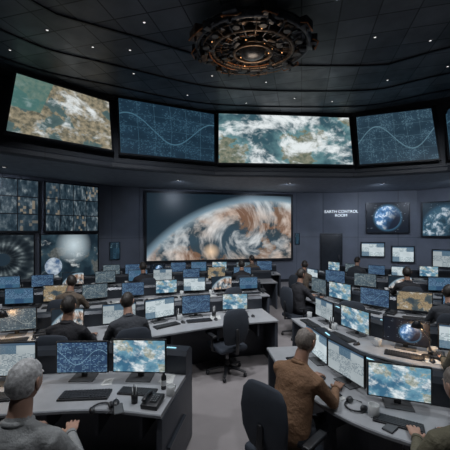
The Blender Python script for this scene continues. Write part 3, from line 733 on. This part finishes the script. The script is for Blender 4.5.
ob('desk_phone', PHONE, (-.60, 2.5, Z), -.2, .85); ob('water_bottle', BOTTLE, (-.56, 2.74, Z), 0, .7); ob('paper_stack', PAPERS, (-.56, 2.92, Z), -.1, .55)
ob('pen_holder', PENS, (-.76, 2.52, Z), 0, .8); ob('mobile_phone', HANDY, (-.86, 2.42, Z), .4); ob('paper_stack', PAPERS, (-1.12, 2.86, Z), .1, .4)
ob('coffee_mug', MUG, (-.48, 2.64, Z), 1., .9)
put_mon((1.0, 3.3), -1.36, 5, .88); put_mon((1.13, 2.83), -1.2, 1, .9); put_mon((1.42, 2.45), -.3, 2, .9); put_mon((1.98, 2.26), -.3, 0, .9)
for p, y in (((1.0, 3.3), -1.3), ((1.1, 2.83), -1.15), ((1.4, 2.44), -.5)):
    ob('computer_keyboard', KEYB, local(p, y, 0, -.22), y, .8)
ob('paper_stack', PAPERS, (.93, 2.58, Z), -.9, .6); ob('coffee_mug', MUG, (1.16, 2.34, Z), 1.); ob('computer_mouse', MOUSE, (1.5, 2.12, Z), -.3); ob('water_bottle', BOTTLE, (1.70, 2.22, Z), 0, .8)
ob('headset', HEADSET, (1.06, 2.45, Z), 2.); ob('mobile_phone', HANDY, (.9, 2.9, Z), -.9); ob('mobile_phone', HANDY, (1.22, 2.2, Z), -.9)
sit(P_A, -1.16, 1.62, .0, 1.04, 'man_in_grey_sweater'); sit(P_B, .50, 2.45, -.85, 1.0, 'man_in_brown_shirt'); sit(P_C, 1.40, 1.60, -.1, 1.0, 'man_in_khaki_shirt')
def fill(P, F, sp=.6, s0=.32, ks=None, sc=1.):
    L = plen(P); s_ = s0; i = 0
    while s_ < L-.28:
        p, n = at(P, s_); k_ = ks[i % len(ks)] if ks else rr.randrange(7)
        station(p, yaw(n)+rr.uniform(-.16, .16), k_, sc*rr.uniform(.88, 1.02), F); s_ += sp*rr.uniform(.97, 1.25); i += 1
fill(L2, .58, .58, .3, [4, 2, 6, 7, 1, 5, 0, 2, 3], .94); fill(L3, .5, .62, .3, [0, 3, 4, 8, 6, 0, 2, 5, 7, 4], .95); fill(L4, .5, .66, .3, [4, 0, 7, 6, 4, 1, 0, 8]); fill(L5, .5, .66, .3, [6, 0, 3, 0, 4, 2])
fill(R2, .42, .56, .3, [1, 2, 3, 5, 7, 4], .95); fill(R3, .45, .6, .3, [6, 2, 0, 8, 4, 3, 5]); fill(R4, .45, .66, .3, [5, 0, 6, 7, 4, 3, 6]); fill(R5, .45, .66, .3, [2, 6, 0, 5])
def row_sit(P, s_, F, k_, person=True, dy=.17, tw=0.):
    p, n = at(P, s_); q = p+n*(F+dy); y = yaw(n)+tw
    if person: sit(FAR[k_], q.x, q.y, y+rr.uniform(-.15, .15))
    else: ob('office_chair', CHAIR, (q.x, q.y, 0), y+rr.uniform(-.5, .5))
row_sit(L2, 2.35, .58, 3, tw=-.25); row_sit(L2, 3.0, .58, 0, tw=.2); row_sit(L2, 4.45, .58, 0, False, -.02)
row_sit(L3, 2.5, .5, 1, tw=-.35); row_sit(L3, 5.6, .5, 0, False)
row_sit(L4, 3.4, .5, 3, tw=.3); row_sit(L4, 6.0, .5, 3); row_sit(L5, 4.8, .5, 1)
row_sit(R2, 2.1, .42, 2, tw=.3); row_sit(R3, .5, .45, 3); row_sit(R3, 2.6, .45, 0, tw=-.3); row_sit(R4, .6, .45, 1, tw=.4); row_sit(R4, 2.6, .45, 3); row_sit(R4, 4.3, .45, 0, False); row_sit(R5, 1.3, .45, 0)
row_sit(R3, 1.5, .45, 0, False)
desk_lamp(2.32, 3.42, 2.5); desk_lamp(-2.42, 2.62, .3); desk_lamp(-3.0, 3.9, 0.)

# ------------------------------------------------------------------ lights
b = MB(); b.lathe([(.0, .30), (.1, .30), (.12, .26), (.13, .0), (.115, .0), (.1, .2), (0, .2)], M_TRIM, 24); b.lathe([(0, .19), (.1, .19)], M_LAMP, 24); CAN = b.mesh('can')
b = MB(); b.lathe([(0, -.004), (.05, -.004)], M_LAMP, 20); b.lathe([(.05, -.003), (.055, -.014), (.075, -.01), (.08, 0)], M_TRIM, 24); DL = b.mesh('downlight')
def spot(x, y, z, e, tgt, size=1.9, col=(.92, .95, 1.), rad=.12, recess=False):
    c = ob('added_soffit_downlight', DL, (x, y, z-.002)) if recess else ob('added_ceiling_spotlight', CAN, (x, y, z-.30))
    l = bpy.data.lights.new('lamp', 'SPOT'); l.energy = e; l.spot_size = size; l.spot_blend = 1.; l.color = col; l.shadow_soft_size = rad
    o = bpy.data.objects.new('lamp', l); COL.objects.link(o); o.parent = c; o.location = (0, 0, -.05)
    d = Vector(tgt)-Vector((x, y, z-.33)); o.rotation_euler = d.to_track_quat('-Z', 'Y').to_euler()
    return o
for (x, y, t, e) in [(-2.5, 1.8, (-1.2, 2.8, 0), 240), (1.5, 1.5, (1.2, 2.6, 0), 215), (-.3, 3.8, (0, 4.5, 0), 350), (-3.8, 3.9, (-3, 5.2, 0), 210), (3.4, 3.8, (2.8, 4.6, 0), 250), (1.6, 4.2, (1.6, 8, 0), 410), (-1.6, 4.0, (-2, 8.2, 0), 360), (4.6, 4.0, (5.4, 8.5, 0), 340)]:  # overhead spotlights added to light the desks, aisle and rear rows
    spot(x, y, H, e, t, rad=.12, size=1.7)
for (x, y, t, e) in [(-5.6, 7.6, (-6.1, 9.0, .8), 55), (-1.5, 9.6, (-1.6, 11.8, .8), 80), (2.2, 10.2, (2.4, 12.6, .8), 85), (5.4, 10.2, (5.6, 12.4, .8), 140), (7.4, 9.2, (8, 11.6, .8), 120)]:  # added soffit lights, there to brighten the walls below the band
    spot(x, y, ZB, e, t, 2.6, (.74, .84, 1.), .1, True)
for x, y in [(-3.2, 5.4), (-2.1, 6.9), (-4.3, 6.0), (1.9, 8.2), (3.9, 7.2), (-1.0, 8.0), (2.8, 5.6), (4.9, 6.6), (-1.4, 5.2), (-.3, 7.0), (1.0, 7.3), (3.0, 8.4), (-2.6, 5.9), (-3.4, 7.2), (2.2, 6.6), (3.9, 5.7), (-1.9, 6.0), (.6, 8.5)]: ob('added_soffit_downlight', DL, (x, y, H-.002), 0, .42)
l = bpy.data.lights.new('lamp', 'POINT'); l.energy = 7; l.color = (1, .78, .58); l.shadow_soft_size = .2
o = bpy.data.objects.new('ring_fill_light', l); COL.objects.link(o); o.location = (.5, 5.35, H-.85)  # fill light added below the ring for a glow on the ceiling
w = bpy.data.worlds.new('World'); S.world = w; w.use_nodes = True
w.node_tree.nodes['Background'].inputs[0].default_value = (.25, .35, .5, 1); w.node_tree.nodes['Background'].inputs[1].default_value = .05

# ------------------------------------------------------------------ camera
cd = bpy.data.cameras.new('camera'); cd.sensor_width = 36; cd.lens = 24; cd.shift_y = 5/450; cd.clip_start = .05
cam = bpy.data.objects.new('camera', cd); COL.objects.link(cam); cam.location = (0, 0, 2.2); cam.rotation_euler = (math.pi/2, 0, 0); S.camera = cam
